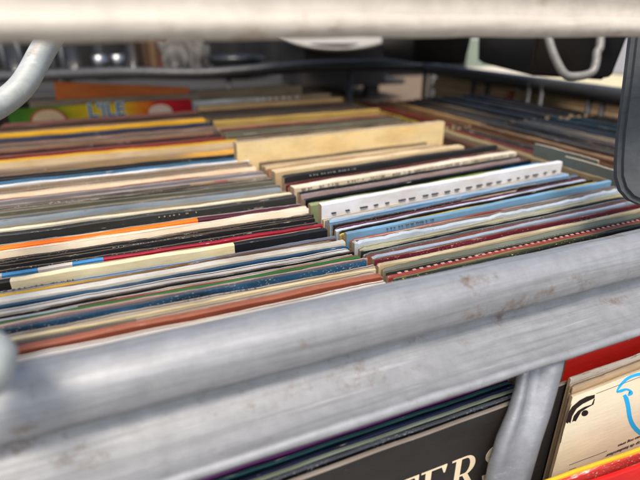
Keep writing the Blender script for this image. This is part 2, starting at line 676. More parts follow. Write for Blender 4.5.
def build_row(bands, xref, x_left, L, row, group, seed0, prev_look):
    """bands are (y_top, y_bottom, mode, look, spec) front to back at picture column xref"""
    made = {}
    ordn = ['first', 'second', 'third', 'fourth', 'fifth', 'sixth']
    for bi, (y0, y1, mode, look, spec) in enumerate(bands):
        xr = spec.get('xr', xref)
        pf = atz(xr, y1, TOP)
        Yf, Xf = pf.y, pf.x
        Yb = Yof(xr, y0)
        pitch = Yb - Yf
        rnd = random.Random(seed0 * 100 + bi)
        lab = spec.get('label') or '%s record sleeve behind the %s one in the %s' % (look, prev_look, row)
        xl = spec.get('xl', x_left + (rnd.uniform(-0.0040, 0.0008) if row == 'left row' else rnd.uniform(-0.0005, 0.0032)))
        LL = spec.get('L', L + rnd.uniform(-0.003, 0.004) - (rnd.uniform(0.002, 0.016) if row == 'middle row' and 153 < y0 < 212 else 0))
        rot0 = fan(row, Yf)
        dY = (xl + LL / 2 - Xf) * math.tan(rot0)     # the centre's own depth once it has swung
        if mode == 'f':
            t = max(0.003, min(spec.get('t', 0.006), pitch * 0.7))
            # raise the face until its top reaches y0
            r = ray(xr, y0)
            Hh = (CAMP + r * ((Yf + t / 2) / r.y)).z
            o = record(xl, LL, Yf + dY + t / 2 + 0.0004, Hh, t, spec, lab, group, seed=seed0 * 100 + bi, rot=rot0 + rnd.uniform(-1, 1) * 0.002 + spec.get('rot', 0))
            made[look] = (o, LL, Hh, t)
        else:
            n = max(1, min(5, int(round(pitch / (0.0047 if Yf < 0.62 else 0.0115)))))
            if Yf < 0.62:
                n = min(n, 2 if Yf < 0.40 else 3)
            p = pitch / n
            for k in range(n):
                t = max(0.0013, min(0.007, p * rnd.uniform(0.50, 0.76)))
                Hh = TOP + rnd.uniform(-0.0016, 0.0016) * min(1.6, 0.6 + p * 150) + spec.get('dh', 0)
                if n == 1:
                    lb = lab
                elif n == 2:
                    lb = ('front' if k == 0 else 'rear') + ' of two ' + look + ' sleeves behind the %s one, %s' % (prev_look, row)
                else:
                    lb = '%s of %s %s sleeves behind the %s one, %s' % (ordn[k], ['', '', 'two', 'three', 'four', 'five', 'six'][n], look, prev_look, row)
                sp = dict(spec)
                if k and 'stops' not in sp:
                    kk = rnd.choice((0.62, 0.74, 0.86, 1.1))
                    sp['c'] = vary(sp['c'], kk)
                    if sp.get('c2'):
                        sp['c2'] = vary(sp['c2'], kk)
                if t > 0.0019 and rnd.random() < 0.75:
                    sp['open'] = True
                o = record(xl + rnd.uniform(-0.003, 0.002) * (k > 0), LL, Yf + dY + p * (k + 0.5), Hh, t, sp, lb, group,
                           seed=seed0 * 100 + bi * 7 + k + 5000, rot=rot0 + rnd.uniform(-1, 1) * min(0.003, p * 0.3) + spec.get('rot', 0))
                if k == 0:
                    made[look] = (o, LL, Hh, t)
        prev_look = look
    return made


def B(y0, y1, mode, look, c, **kw):
    d = dict(c=c)
    d.update(kw)
    return (y0, y1, mode, look, d)


LEFT = [
    B(318.8, 323.6, 'e', 'clean white', '#e8e4de', wear=0.2, label='clean white record sleeve at the very front of the left row, touching the rail'),
    B(310.8, 318.8, 'f', 'rust brown', '#8c4a33', c2='#6e3626', edge='#a5624a', t=0.005),
    B(304.2, 309.8, 'e', 'slate and beige', '#b3a899', stops=[(0, '#5b6064'), (0.53, '#b3a899')], open=True),
    B(302.0, 304.2, 'e', 'thin cream yellow', '#ecd7a6', wear=0.2),
    B(295.2, 299.6, 'e', 'pale beige', '#cfc3b2', open=True),
    B(291.0, 294.8, 'e', 'dark blue', '#2b5d80', c2='#14202c', spots='#c9c4b4'),
    B(289.6, 291.0, 'e', 'pale pink', '#e2b6a6'),
    B(286.2, 289.8, 'f', 'grass green', '#3d7c3b', c2='#356b38', wear=0.3, t=0.003),
    B(282.2, 286.4, 'e', 'brick red and lilac', '#a3463a', stops=[(0, '#b9bccb'), (0.43, '#6e3a32'), (0.50, '#ab4b3c')]),
    B(279.2, 282.2, 'e', 'thin ivory', '#ebe2d2', wear=0.2),
    B(276.4, 279.0, 'e', 'thin black', '#19191c'),
    B(273.0, 276.4, 'e', 'bright white', '#f0ece6', wear=0.2),
    B(270.4, 273.0, 'e', 'navy and steel blue', '#2a526e', c2='#1a2630'),
    B(264.8, 270.2, 'f', 'thick ivory', '#ece4d2', c2='#e2d8c2', wear=0.25, t=0.009),
    B(260.6, 264.4, 'e', 'dusty brown', '#92725e', c2='#7a5a48'),
    B(257.7, 260.6, 'e', 'ochre and brown', '#6d4f20', stops=[(0, '#e0bc1c'), (0.36, '#c49a1e'), (0.55, '#6b4c22'), (0.8, '#4e382a')], smooth=True),
    B(254.6, 257.7, 'e', 'powder blue', '#6f96bf', stops=[(0, '#8d8f96'), (0.41, '#6f98c4'), (0.70, '#6a7890')], spots='#3a3f46'),
    B(248.8, 254.4, 'f', 'cream and black', '#e6d8b0', stops=[(0, '#22201e'), (0.311, '#e8dab2'), (0.70, '#ead9a8'), (0.763, '#1c1c20')], wear=0.2, t=0.005),
    B(245.0, 248.6, 'e', 'tan', '#a8957c', c2='#8d7864', open=True),
    B(242.2, 245.0, 'e', 'wine red', '#92172a', c2='#7a1422', stops=[(0, '#b8b4b0'), (0.274, '#3f86b8'), (0.341, '#c8c0b8'), (0.408, '#3a7fb0'), (0.471, '#92172a')]),
    B(238.0, 242.0, 'e', 'speckled black', '#1b1c1f', spots='#a8a49c'),
    B(234.0, 238.0, 'e', 'plain black', '#141417', wear=0.7),
    B(229.8, 234.0, 'e', 'scuffed black', '#1e1f22', spots='#8c8880', wear=0.9),
    B(226.6, 229.4, 'e', 'white', '#ebe2d6', wear=0.2),
    B(223.2, 226.4, 'e', 'cream', '#e9dcc6', c2='#dccbb0', wear=0.3),
    B(218.8, 223.2, 'f', 'orange and maroon', '#4a1a2a', stops=[(0, '#f57312'), (0.70, '#4c1a2c')], wear=0.1, t=0.006),
    B(217.0, 219.8, 'e', 'grey beige', '#a69e93', c2='#948c84'),
    B(214.4, 217.0, 'e', 'midnight navy', '#22303e', spots='#7c828a'),
    B(207.8, 214.4, 'f', 'charcoal', '#3b3b37', c2='#2e2f2d', wear=0.8, t=0.007),
    B(200.0, 207.6, 'e', 'buff', '#e8dcbe', c2='#dccba6', wear=0.3),
    B(194.4, 199.0, 'e', 'blue grey', '#8f9aa1', open=True),
    B(190.3, 194.2, 'e', 'olive grey', '#918e7a', c2='#7c7a6a'),
    B(188.6, 190.2, 'e', 'narrow black', '#121214', wear=0.7),
    B(186.0, 188.6, 'e', 'speckled grey', '#8b857a', c2='#3e3c38', spots='#d8d0c0'),
    B(182.8, 186.0, 'e', 'gold with red patches', '#9a7438', stops=[(0, '#5a5048'), (0.45, '#3c3430'), (0.74, '#a07a38'), (0.82, '#a04838'), (0.86, '#988870')]),
    B(179.0, 182.6, 'e', 'lilac grey', '#a59c9b', c2='#8f8886'),
    B(177.4, 179.0, 'e', 'thin red brown', '#8e4a40'),
    B(172.6, 177.4, 'e', 'pinkish cream', '#dcc6aa', c2='#ceb494', wear=0.3),
    B(166.4, 172.4, 'e', 'taupe', '#b09a80', c2='#957c62', spots='#c8b79c'),
    B(164.2, 166.4, 'e', 'chalk white', '#e6e6e4'),
    B(161.6, 164.2, 'e', 'teal', '#2a5f80', c2='#1c3448'),
    B(158.0, 161.6, 'f', 'dull black', '#17171a', t=0.012),
    B(155.8, 158.0, 'e', 'sage grey', '#7d8d8c', c2='#5c6e74'),
    B(153.4, 155.8, 'e', 'gold', '#be8e3c', stops=[(0, '#6a584a'), (0.72, '#8a7048'), (0.84, '#d09c40')], smooth=True),
    B(151.0, 153.4, 'e', 'drab brown', '#857462'),
    B(143.4, 151.0, 'f', 'yellowed cream', '#d8c09a', c2='#cdb288', wear=0.2, edge='#c99a34', t=0.014),
    B(140.2, 143.2, 'e', 'oxblood', '#6e1c1a'),
    B(137.6, 140.2, 'f', 'deep black', '#101012', t=0.012),
    B(135.0, 137.6, 'e', 'crimson dashed', '#8c2430', c2='#6e1a24'),
    B(132.4, 135.0, 'e', 'rosy tan', '#a5805f'),
    B(129.6, 132.4, 'e', 'green grey', '#3c423f', spots='#8a8f88'),
    B(126.5, 129.6, 'e', 'brown and pink', '#7a5c52', c2='#4c3830'),
    B(122.8, 126.5, 'e', 'indigo', '#262c44'),
    B(119.0, 122.6, 'f', 'bright yellow', '#e0aa1c', c2='#d79f18', wear=0.05, t=0.008, dh=0.001),
    B(116.6, 119.0, 'e', 'camel', '#a4845e'),
    B(114.0, 116.6, 'e', 'umber', '#5e4434'),
    B(110.4, 114.0, 'e', 'dusty pink dashed', '#a8685c', c2='#8e5448'),
    B(101.0, 110.4, 'f', 'rainbow', '#e0b010', stops=[(0.02, '#3f7a1e'), (0.2, '#6f8f1c'), (0.38, '#d9b813'), (0.56, '#efc010'), (0.72, '#e2761a'), (0.80, '#cf1f1c'), (0.98, '#b5101c')],
      smooth=True, wear=0.0, t=0.01, xr=150, gloss=0.5, L=0.318),
]
GL = 'records standing in the left row'
ml = build_row(LEFT, 200, 0.978 * H0 - 0.315, 0.315, 'left row', GL, 1, 'front rail')

GM = 'records standing in the middle row'
MID = [
    B(270.8, 274.5, 'e', 'grey white', '#c9c3ba', label='grey white record sleeve at the very front of the middle row, touching the rail'),
    B(266.8, 270.6, 'e', 'black with yellow flecks', '#25261f', spots='#c8bc4a'),
    B(264.8, 266.8, 'e', 'olive', '#77724e', c2='#4a4a38'),
    B(260.8, 264.8, 'e', 'red brown dashed', '#9c4238', c2='#7c342e'),
    B(257.6, 260.6, 'e', 'bottle green', '#27322d'),
    B(254.6, 257.4, 'e', 'grey green', '#8e9686', c2='#76807a', open=True),
    B(251.2, 254.6, 'e', 'cream', '#e0cda4', c2='#d4b98a'),
    B(248.8, 251.0, 'e', 'smoky brown', '#4a3c38', c2='#2c2624'),
    B(245.4, 248.8, 'e', 'mottled maroon', '#7c2632', c2='#4c1c28', spots='#d8a898'),
    B(242.4, 245.4, 'f', 'icy white', '#bfccd6', c2='#a9b9c6', wear=0.3, t=0.003),
    B(239.0, 242.4, 'e', 'fiery red', '#b83a28', c2='#c98a48', spots='#e0c060'),
    B(237.4, 239.0, 'e', 'ash grey', '#8f8d88', spots='#d8d8d4'),
    B(235.6, 237.2, 'e', 'grey speckled', '#a29d94', spots='#3c3c3c'),
    B(232.8, 235.6, 'e', 'greenish black', '#1e2a28'),
    B(230.4, 232.8, 'e', 'pale yellow', '#e3dba8', c2='#cfd6d2'),
    B(226.0, 230.2, 'f', 'crinkled bluish white', '#e2e9ec', c2='#c2cdd6', warp=4, wear=0.4, t=0.004, spots='#8c98a0'),
    B(222.4, 226.0, 'e', 'grey brown', '#928a7d', c2='#7a7266', open=True),
    B(219.2, 222.4, 'e', 'scarlet', '#bf3a2a', stops=[(0, '#c03a2a'), (0.45, '#8a2c30'), (0.62, '#6c6468')], smooth=True),
    B(214.2, 219.0, 'f', 'sky blue', '#82aecb', c2='#78a4be', wear=0.2, t=0.004),
    B(210.8, 214.2, 'e', 'mustard', '#b4a44c', c2='#9c9454'),
    B(208.8, 210.6, 'e', 'thin black', '#131416'),
    B(206.8, 208.8, 'e', 'pale lilac blue', '#c3d0e4', wear=0.2),
    B(204.8, 206.8, 'e', 'dark maroon', '#5e1434'),
    B(203.0, 204.8, 'e', 'speckled black', '#191b20', spots='#9ca8b4'),
    B(199.8, 203.0, 'e', 'bright blue', '#5e9fd0', c2='#b8c8dc'),
    B(195.8, 199.8, 'e', 'light blue', '#a4bfd8', c2='#8fb2d2', open=True),
    B(193.8, 195.8, 'e', 'thin ivory', '#ded2bc'),
    B(182.2, 193.6, 'f', 'thick white dashed', '#f1f0f2', c2='#dcdadc', wear=0.45, t=0.006),
    B(178.2, 182.2, 'e', 'leaf green and blue', '#75853a', stops=[(0, '#8a946c'), (0.2, '#6f7f36'), (0.80, '#2f94cc')]),
    B(174.8, 178.2, 'e', 'plain black', '#121215'),
    B(172.2, 174.6, 'e', 'mottled grey pink', '#8e7e7e', c2='#5c5054', spots='#c9bcb4'),
    B(168.8, 172.0, 'e', 'glossy black', '#141416', gloss=0.3),
    B(163.2, 168.6, 'f', 'ivory dashed', '#e6dbc2', c2='#d9cbae', wear=0.3, t=0.010),
    B(160.2, 163.2, 'e', 'dark red', '#8a202c'),
    B(153.2, 160.2, 'f', 'charcoal', '#2d2c2c', c2='#242425', t=0.007, wear=0.5),
    B(148.0, 153.0, 'f', 'buff', '#dfc89e', c2='#d0b488', t=0.012, L=0.27),
    B(145.2, 147.8, 'e', 'salmon', '#b97f62', c2='#a88a64', L=0.26),
    B(142.0, 145.0, 'e', 'parchment', '#d8c096', L=0.255),
    B(139.4, 142.0, 'e', 'tan', '#b0946c', L=0.25),
    B(121.2, 137.6, 'f', 'very thick cream', '#f6dca4', c2='#ecca8c', wear=0.5, t=0.012, xl=0.126, L=0.315, edge='#b8a482'),
]
mm_ = build_row(MID, 440, 1.006 * H0, 0.315, 'middle row', GM, 2, 'front rail')
BACK = [
    B(135.6, 140.4, 'e', 'grey brown', '#7d6a52', c2='#64543f'),
    B(131.8, 135.6, 'e', 'dingy black', '#191714'),
    B(127.6, 131.8, 'e', 'moss grey', '#5c5e50', c2='#454a42'),
    B(124.6, 127.6, 'e', 'dark brick', '#5c2a20'),
    B(121.8, 124.6, 'e', 'dull pink', '#a87c5e'),
    B(117.2, 121.8, 'f', 'old gold', '#a98d4c', c2='#94763c', t=0.014),
    B(115.0, 117.2, 'e', 'soot black', '#1e1a18'),
    B(112.4, 115.0, 'e', 'cocoa', '#80604a'),
    B(109.0, 112.4, 'e', 'dark slate', '#2a2a2a'),
    B(106.6, 109.0, 'e', 'rusty red', '#5e2018'),
    B(101.6, 106.6, 'f', 'honey tan', '#d2ab76', c2='#c29a64', t=0.014),
    B(96.4, 101.6, 'f', 'silvery white', '#cfcdc6', c2='#a8a49c', stops=[(0, '#dcdcd8'), (0.42, '#c4bcb0'), (0.56, '#a08468'), (1.0, '#b09878')], smooth=True, t=0.012),
]
mb = build_row(BACK, 270, 1.006 * H0, 0.315, 'middle row', GM, 3, 'very thick cream')

# printed marks on some spines
o, L_, H_, t_ = mm_['thick white dashed']
dash_marks(o, L_, H_, t_, 21, 0.40, plain_mat('worn black ink', '#2c2a2a', 0.6), H_ - TOP - 0.0010, 0.0009, 0.45, 4)
o, L_, H_, t_ = mm_['ivory dashed']
dash_marks(o, L_, H_, t_, 88, 0.42, plain_mat('brown ink', '#7a6656', 0.6), 0.0019, 0.0010, 0.8, 5)
o, L_, H_, t_ = mm_['red brown dashed']
PINKINK = plain_mat('pale pink ink', '#c08a80', 0.6)
dash_marks(o, L_, H_, t_, 52, 0.42, PINKINK, 0, t_ * 0.5, 0.15, 6, on_face=False)
o, L_, H_, t_ = ml['crimson dashed']
dash_marks(o, L_, H_, t_, 44, 0.45, PINKINK, 0, t_ * 0.6, 0.1, 7, on_face=False)
o, L_, H_, t_ = ml['dusty pink dashed']
dash_marks(o, L_, H_, t_, 46, 0.45, PINKINK, 0, t_ * 0.6, 0.1, 8, on_face=False)
o, L_, H_, t_ = mb['silvery white']
dash_marks(o, L_, H_, t_, 7, 0.5, plain_mat('white ink', '#e8e4da', 0.5), 0.0040, 0.004, 0.2, 9, u0=0.42, u1=0.75)


DIMINK = plain_mat('dim ink', '#585a5e', 0.6)
PALEINK = plain_mat('pale ink', '#8a867c', 0.6)
for key, src, ink, n_, a_, b_, face_ in (('powder blue', ml, DIMINK, 42, 0.22, 0.42, False), ('pale beige', ml, DIMINK, 30, 0.60, 0.74, False), ('plain black', ml, PALEINK, 36, 0.50, 0.66, False), ('charcoal', ml, PALEINK, 14, 0.62, 0.70, True),
                                         ('bottle green', mm_, PALEINK, 34, 0.30, 0.52, False), ('glossy black', mm_, PALEINK, 30, 0.2, 0.4, False), ('cream', mm_, DIMINK, 30, 0.55, 0.72, False), ('sky blue', mm_, DIMINK, 30, 0.12, 0.28, True), ('charcoal', mm_, PALEINK, 30, 0.1, 0.3, True)):
    o, L_, H_, t_ = src[key]
    dash_marks(o, L_, H_, t_, n_, 0.42, ink, 0.0022, min(0.0009, t_ * 0.4) if not face_ else 0.0008, 0.7, len(key), u0=a_, u1=b_, on_face=face_, name='print_pattern')


def oval(cx, cz, rx, rz, n=28):
    return [(cx + rx * math.cos(2 * math.pi * k / n), cz + rz * math.sin(2 * math.pi * k / n)) for k in range(n)]


def on_face(o, polys, mat, y0, thick, name, mirror=False):
    """flat printed shapes lying on the front face; polys are in the sleeve's own x, z"""
    bm = bmesh.new()
    for p in polys:
        add_prism(bm, [Vector((x, y0, z)) for x, z in p], Vector((0, -thick, 0)))
    bmesh.ops.recalc_face_normals(bm, faces=bm.faces)
    return link(name, bm, mat, o, smooth=False)


# rainbow sleeve: ovals and blue letters, their lower halves hidden by the next sleeves
o, L_, H_, t_ = ml['rainbow']
inv = lambda px, py: (aty(px, py, o.location.y - t_ / 2).x - o.location.x, aty(px, py, o.location.y - t_ / 2).z)
x0, _ = inv(26, 100)
x1, _ = inv(63, 100)
_, zt = inv(45, 108.2)
rx = (x1 - x0) / 2
on_face(o, [oval((x0 + x1) / 2, zt - 0.021, rx * 1.03, 0.0215)], plain_mat('oval red', '#a8341c', 0.5), -t_ / 2 - 0.0013, 0.0004, 'printed_oval_rim')
on_face(o, [oval((x0 + x1) / 2, zt - 0.0225, rx * 0.92, 0.0205)], plain_mat('oval cream', '#d8b488', 0.5), -t_ / 2 - 0.0018, 0.0004, 'printed_oval')
x0, _ = inv(147, 100)
x1, _ = inv(171, 100)
_, zt = inv(159, 104.5)
on_face(o, [oval((x0 + x1) / 2, zt - 0.014, (x1 - x0) / 2, 0.014)], plain_mat('oval pale', '#d9b9a0', 0.5), -t_ / 2 - 0.0015, 0.0004, 'printed_oval')


def text_mesh(txt, size, extr, mat, name, bold=0.0):
    cu = bpy.data.curves.new(name, 'FONT')
    cu.body = txt
    cu.size = size
    cu.extrude = extr
    cu.offset = bold
    tmp = bpy.data.objects.new('t', cu)
    COL.objects.link(tmp)
    bpy.context.view_layer.update()
    me = bpy.data.meshes.new_from_object(tmp.evaluated_get(bpy.context.evaluated_depsgraph_get()))
    bpy.data.objects.remove(tmp)
    bpy.data.curves.remove(cu)
    me.materials.clear()
    me.materials.append(mat)
    me.name = name
    ob = bpy.data.objects.new(name, me)
    COL.objects.link(ob)
    return ob


xa, za = inv(86, 103.6)
for nm, mt, bold, yo in (('lettering_outline', plain_mat('letter pale', '#d8dcc0', 0.5), 0.0016, 0.0014), ('lettering', plain_mat('letter blue', '#2f6f9c', 0.5), 0.0004, 0.0020)):
    tx = text_mesh("L'ILE", 0.034, 0.0002, mt, nm, bold)
    tx.parent = o
    tx.rotation_euler = (math.pi / 2, 0, 0)
    tx.location = (xa, -t_ / 2 - yo, za - 0.0245)

# pieces standing behind the two rows
x0, x1 = aty(42, 96, 1.19).x, aty(178, 96, 1.19).x
zt = aty(60, 88.5, 1.19).z
rec = record(x0, x1 - x0, 1.19, zt, 0.006, dict(c='#ee8440', c2='#e27636', wear=0.1), 'plain orange record sleeve leaning lopsided at the back behind the rainbow one', GL, rot=-0.1, seed=9001)
rec.rotation_euler[1] = 0.075
rec.location.z = 0.004
x0, x1 = aty(28, 96, 1.13).x, aty(200, 96, 1.13).x
rec = record(x0, x1 - x0, 1.125, aty(90, 98.2, 1.125).z, 0.005, dict(c='#b09a84', wear=0.3), 'plain tan record sleeve standing right behind the rainbow one', GL, seed=9002)
x0, x1 = aty(176, 92, 1.17).x, aty(306, 92, 1.17).x
rec = record(x0, x1 - x0, 1.20, aty(240, 88.5, 1.20).z, 0.012, dict(c='#b39c80', c2='#a08a6e', wear=0.3), 'thick light tan record sleeve at the back, rising above the silvery white one', GM, seed=9003, rot=0.03)

# dividers between the middle and the sideways row
DIV = paper_mat('#5e645e', '#545a56', None, None, 0.4)
for i, (ya, yb, zt, lab) in enumerate(((0.36, 0.452, 0.330, 'grey green card divider, farther of the two beside the middle row'),
                                       (0.235, 0.400, 0.326, 'grey green card divider, nearer of the two beside the middle row'))):
    x = 3.235 * H0 + 0.0045 * (1 - i)
    bm = sleeve_bm(yb - ya, zt, 0.0022, random.Random(60 + i))
    o = link('card_divider', bm, [DIV, paper_mat('#b0a490', '#8a8274', None, None, 0.9), BOARD])
    sharp(o, 38)
    o.location = (x, (ya + yb) / 2, 0)
    o.rotation_euler = (0, 0, math.pi / 2)
    tag(o, lab, 'divider', 'card dividers beside the middle row')

# sideways row: its shade is put into darker sleeve colours
SIDE = [
    ('brown card', '#5c4030', 156.5, 160.0), ('drab tan', '#8c7a5c', 153.6, 156.5), ('olive yellow', '#857220', 149.0, 153.6), ('brick red', '#5e241c', 144.0, 149.0),
    ('dark grey', '#302a24', 140.5, 144.0), ('dark brown', '#5c4028', 136.5, 140.5), ('light brown', '#9a7a52', 133.0, 136.5), ('iron grey', '#40362c', 128.0, 133.0),
    ('mottled grey', '#3a2e22', 122.5, 128.0), ('pale taupe', '#6e604c', 119.0, 122.5), ('dark navy', '#16161a', 113.0, 119.0), ('dark teal', '#11262f', 105.5, 113.0), ('near black', '#16120e', 101.0, 105.5),
]
GS = 'records standing in the sideways row'
ordn = ['first', 'second', 'third', 'fourth', 'fifth', 'sixth', 'seventh']
numw = ['', 'one', 'two', 'three', 'four', 'five', 'six', 'seven']
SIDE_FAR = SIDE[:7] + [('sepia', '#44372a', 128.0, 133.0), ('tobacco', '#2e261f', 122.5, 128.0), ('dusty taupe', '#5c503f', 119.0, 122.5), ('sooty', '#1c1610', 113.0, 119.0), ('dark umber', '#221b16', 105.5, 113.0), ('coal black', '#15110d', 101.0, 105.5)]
for half, (ya, tag_h) in enumerate(((0.345, 'near half of sideways row'), (0.672, 'far half of sideways row'))):
    prev = 'card divider'
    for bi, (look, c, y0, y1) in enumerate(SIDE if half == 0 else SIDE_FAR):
        xa, xb = atz(520, y1, TOP - 0.004).x, atz(520, y0, TOP - 0.004).x
        pitch = xb - xa
        n = max(1, min(5, int(round(pitch / 0.013))))
        p = pitch / n
        for k in range(n):
            rnd = random.Random(7000 + half * 500 + bi * 10 + k)
            t = min(0.010, p * rnd.uniform(0.66, 0.82))
            if n == 1:
                lb = '%s record sleeve beside the %s one in the %s' % (look, prev, tag_h)
            else:
                lb = '%s of %s %s sleeves beside the %s one, %s' % (ordn[k], numw[n], look, prev, tag_h)
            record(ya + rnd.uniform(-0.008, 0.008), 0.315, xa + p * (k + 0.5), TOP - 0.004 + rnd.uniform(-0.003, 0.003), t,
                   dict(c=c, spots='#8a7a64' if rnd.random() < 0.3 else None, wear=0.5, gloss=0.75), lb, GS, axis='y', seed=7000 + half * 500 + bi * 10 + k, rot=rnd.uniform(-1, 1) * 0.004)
        prev = look

# ------------------------------------------------------------------ records of the tier below
ZL = -0.073
DROP = 0.22
GD = 'records standing in the lower tier'
zt = CAMZ - DROP


def low(pxa, pya, pxb, pyb, z, t, spec, label, seed, L=0.315, right=True, dy=0.0, ext=0.0, ztop=None):
    """a sleeve whose top edge runs between two picture points at height z"""
    a, b = atz(pxa, pya, z), atz(pxb, pyb, z)
    d = (b - a)
    d.z = 0
    an = math.atan2(d.y, d.x)
    u = Vector((math.cos(an), math.sin(an), 0))
    mid = (b + u * ext - u * (L / 2)) if right else (a + u * (L / 2 - ext))
    nrm = Vector((-u.y, u.x, 0))
    mid = mid + nrm * (t / 2 + dy)
    o = record(0, L, 0, (ztop or z) - ZL, t, spec, label, GD, seed=seed)
    o.location = (mid.x, mid.y, ZL)
    o.rotation_euler = (0, 0, an)
    return o


blk = low(300, 480, 515, 402, zt, 0.003, dict(c='#322f2d', c2='#2b2928', wear=0.35, edge='#8c8278', warp=0.0, gloss=0.5), 'black record sleeve lettered in cream serif capitals below the front rail', 8100, ext=0.050)
lowspecs = [
    ('glossy black record sleeve directly behind the black lettered one below the rail', dict(c='#16171a', edge='#4c5058', spots='#a0a0a0'), 0.004, 0.001),
    ('pale green edged record sleeve second behind the black lettered one below the rail', dict(c='#1a1e1c', edge='#8f9a86'), 0.0078, 0.0025),
    ('navy record sleeve third behind the black lettered one below the rail', dict(c='#1a1f38', edge='#222a4c'), 0.0116, 0.0035),
    ('teal edged dark record sleeve fourth behind the black lettered one below the rail', dict(c='#123036', edge='#2c5a5e'), 0.0154, 0.0045),
    ('purple record sleeve farthest behind the black lettered one below the rail', dict(c='#5e1c5c', edge='#7a2c78'), 0.0192, 0.006),
]
for i, (lb, sp, dy, dz) in enumerate(lowspecs):
    o = low(300, 480, 515, 402, zt, 0.0028, sp, lb, 8110 + i, ext=0.016 - i * 0.001)
    nr = Vector((-math.sin(o.rotation_euler.z), math.cos(o.rotation_euler.z), 0))
    o.location += nr * dy

bei = low(575, 396, 640, 371, zt, 0.002, dict(c='#f0e6c8', c2='#ede2c2', stain=0.15, wear=0.1, edge='#b8a68a', warp=0.0), 'cream record sleeve with a black fan emblem and cyan drawing, standing upside down', 8200, right=False, ext=0.002)
tanw = low(575, 396, 640, 371, zt, 0.0028, dict(c='#b59c7c', edge='#9c8c78', open=True, wear=0.9), 'worn tan record sleeve between the cream emblem one and the red one below the rail', 8201, right=False, ext=-0.001, ztop=zt + 0.0045)
u = Vector((math.cos(bei.rotation_euler.z), math.sin(bei.rotation_euler.z), 0))
nr = Vector((-u.y, u.x, 0))
tanw.location += nr * 0.003
whw = low(575, 396, 640, 371, zt, 0.0018, dict(c='#c8beb0', edge='#a89c90', spots='#5c5048', wear=1.0), 'ragged white record sleeve just behind the worn tan one below the rail', 8203, right=False, ext=-0.002, ztop=zt + 0.0085)
whw.location += nr * 0.0066
red = low(575, 396, 640, 371, zt, 0.006, dict(c='#d82a1e', c2='#c8241c', wear=0.6), 'bright red record sleeve highest under the rail behind the cream emblem one', 8202, right=False, ext=-0.009, ztop=zt + 0.013)
red.location += nr * 0.0175

# in front of the cream sleeve and lower
yl = low(548, 482, 640, 449, zt - 0.0305, 0.0022, dict(c='#e0b02a', wear=0.2), 'thin yellow record sleeve in front of the cream emblem one', 8204, right=False, ext=0.004)
r2 = low(560, 483, 640, 452, zt - 0.0325, 0.003, dict(c='#c23a34', c2='#a82c2c', spots='#e4c8b8', wear=1.0), 'battered red record sleeve in front of the thin yellow one', 8205, right=False, ext=0.004)
r3 = low(575, 489, 640, 467, zt - 0.037, 0.003, dict(c='#cf1f1c', stops=[(0, '#cf1f1c'), (0.24, '#f0c81c')], wear=0.4), 'red and yellow record sleeve nearest the lens in the lower tier', 8206, right=False, ext=0.004)


def to_face(o, t, px, py):
    """picture point -> the sleeve's own (x, z) on its front face"""
    an = o.rotation_euler.z
    uu = Vector((math.cos(an), math.sin(an), 0))
    nn = Vector((-uu.y, uu.x, 0))
    p0 = Vector(o.location) - nn * t / 2
    r = ray(px, py)
    s = (p0 - CAMP).dot(nn) / r.dot(nn)
    q = CAMP + r * s - Vector(o.location)
    return (q.dot(uu), q.z)


# fan emblem
def fpoly(o, t, pts):
    return [to_face(o, t, x, y) for x, y in pts]


ZS = 349 / 80.0
def ez(x, y):
    return (560 + x / ZS, 370 + y / ZS)


fan1 = [ez(*p) for p in ((25, 228), (34, 190), (52, 160), (85, 132), (115, 116), (152, 107), (150, 122), (128, 133), (98, 148), (72, 168), (55, 192), (45, 232), (36, 226), (33, 234))]
fan2 = [ez(*p) for p in ((52, 226), (60, 200), (78, 178), (104, 162), (138, 150), (147, 128), (152, 124), (146, 150), (118, 165), (92, 182), (76, 200), (68, 224), (60, 222))]
dot = [ez(108 + 15 * math.cos(k * math.pi / 8), 188 + 13 * math.sin(k * math.pi / 8) - 3 * math.cos(k * math.pi / 8)) for k in range(16)]
on_face(bei, [fpoly(bei, 0.002, fan1), fpoly(bei, 0.002, fan2), fpoly(bei, 0.002, dot)], INK, -0.00103, 0.0001, 'printed_emblem')


def stroke(o, t, pts, wds):
    """variable-width brush line given in picture points"""
    P = [Vector((*p, 0)) for p in pts]
    P = smooth_path(P, 6)
    n = len(P)
    Lr, Rr = [], []
    for i, p in enumerate(P):
        tg = (P[min(i + 1, n - 1)] - P[max(i - 1, 0)]).normalized()
        f = i / (n - 1) * (len(wds) - 1)
        k = min(int(f), len(wds) - 2)
        wd = wds[k] + (wds[k + 1] - wds[k]) * (f - k)
        s = Vector((-tg.y, tg.x, 0)) * wd / 2
        Lr.append(p + s)
        Rr.append(p - s)
    return [to_face(o, t, q.x, q.y) for q in Lr] + [to_face(o, t, q.x, q.y) for q in Rr[::-1]]


CYAN = plain_mat('cyan ink', '#22aee6', 0.5, 0, 0.06)
zp = lambda *pts: [ez(*p) for p in pts]
on_face(bei, [
    stroke(bei, 0.002, zp((246, 96), (262, 68), (290, 40), (322, 24), (365, 16), (420, 22)), [0.8, 2.6, 3.0, 2.8, 3.4, 3.0]),
    stroke(bei, 0.002, zp((248, 96), (268, 90), (290, 84), (308, 92), (312, 102), (296, 110)), [1.6, 3.0, 2.0, 2.2, 2.6, 1.8]),
    stroke(bei, 0.002, zp((280, 108), (290, 128), (298, 165), (304, 205), (318, 240), (345, 270), (390, 296)), [3.2, 4.6, 4.4, 4.4, 4.6, 4.6, 4.4]),
], CYAN, -0.00103, 0.0001, 'printed_drawing')
GREYINK = plain_mat('faded ink', '#5a4a40', 0.6)
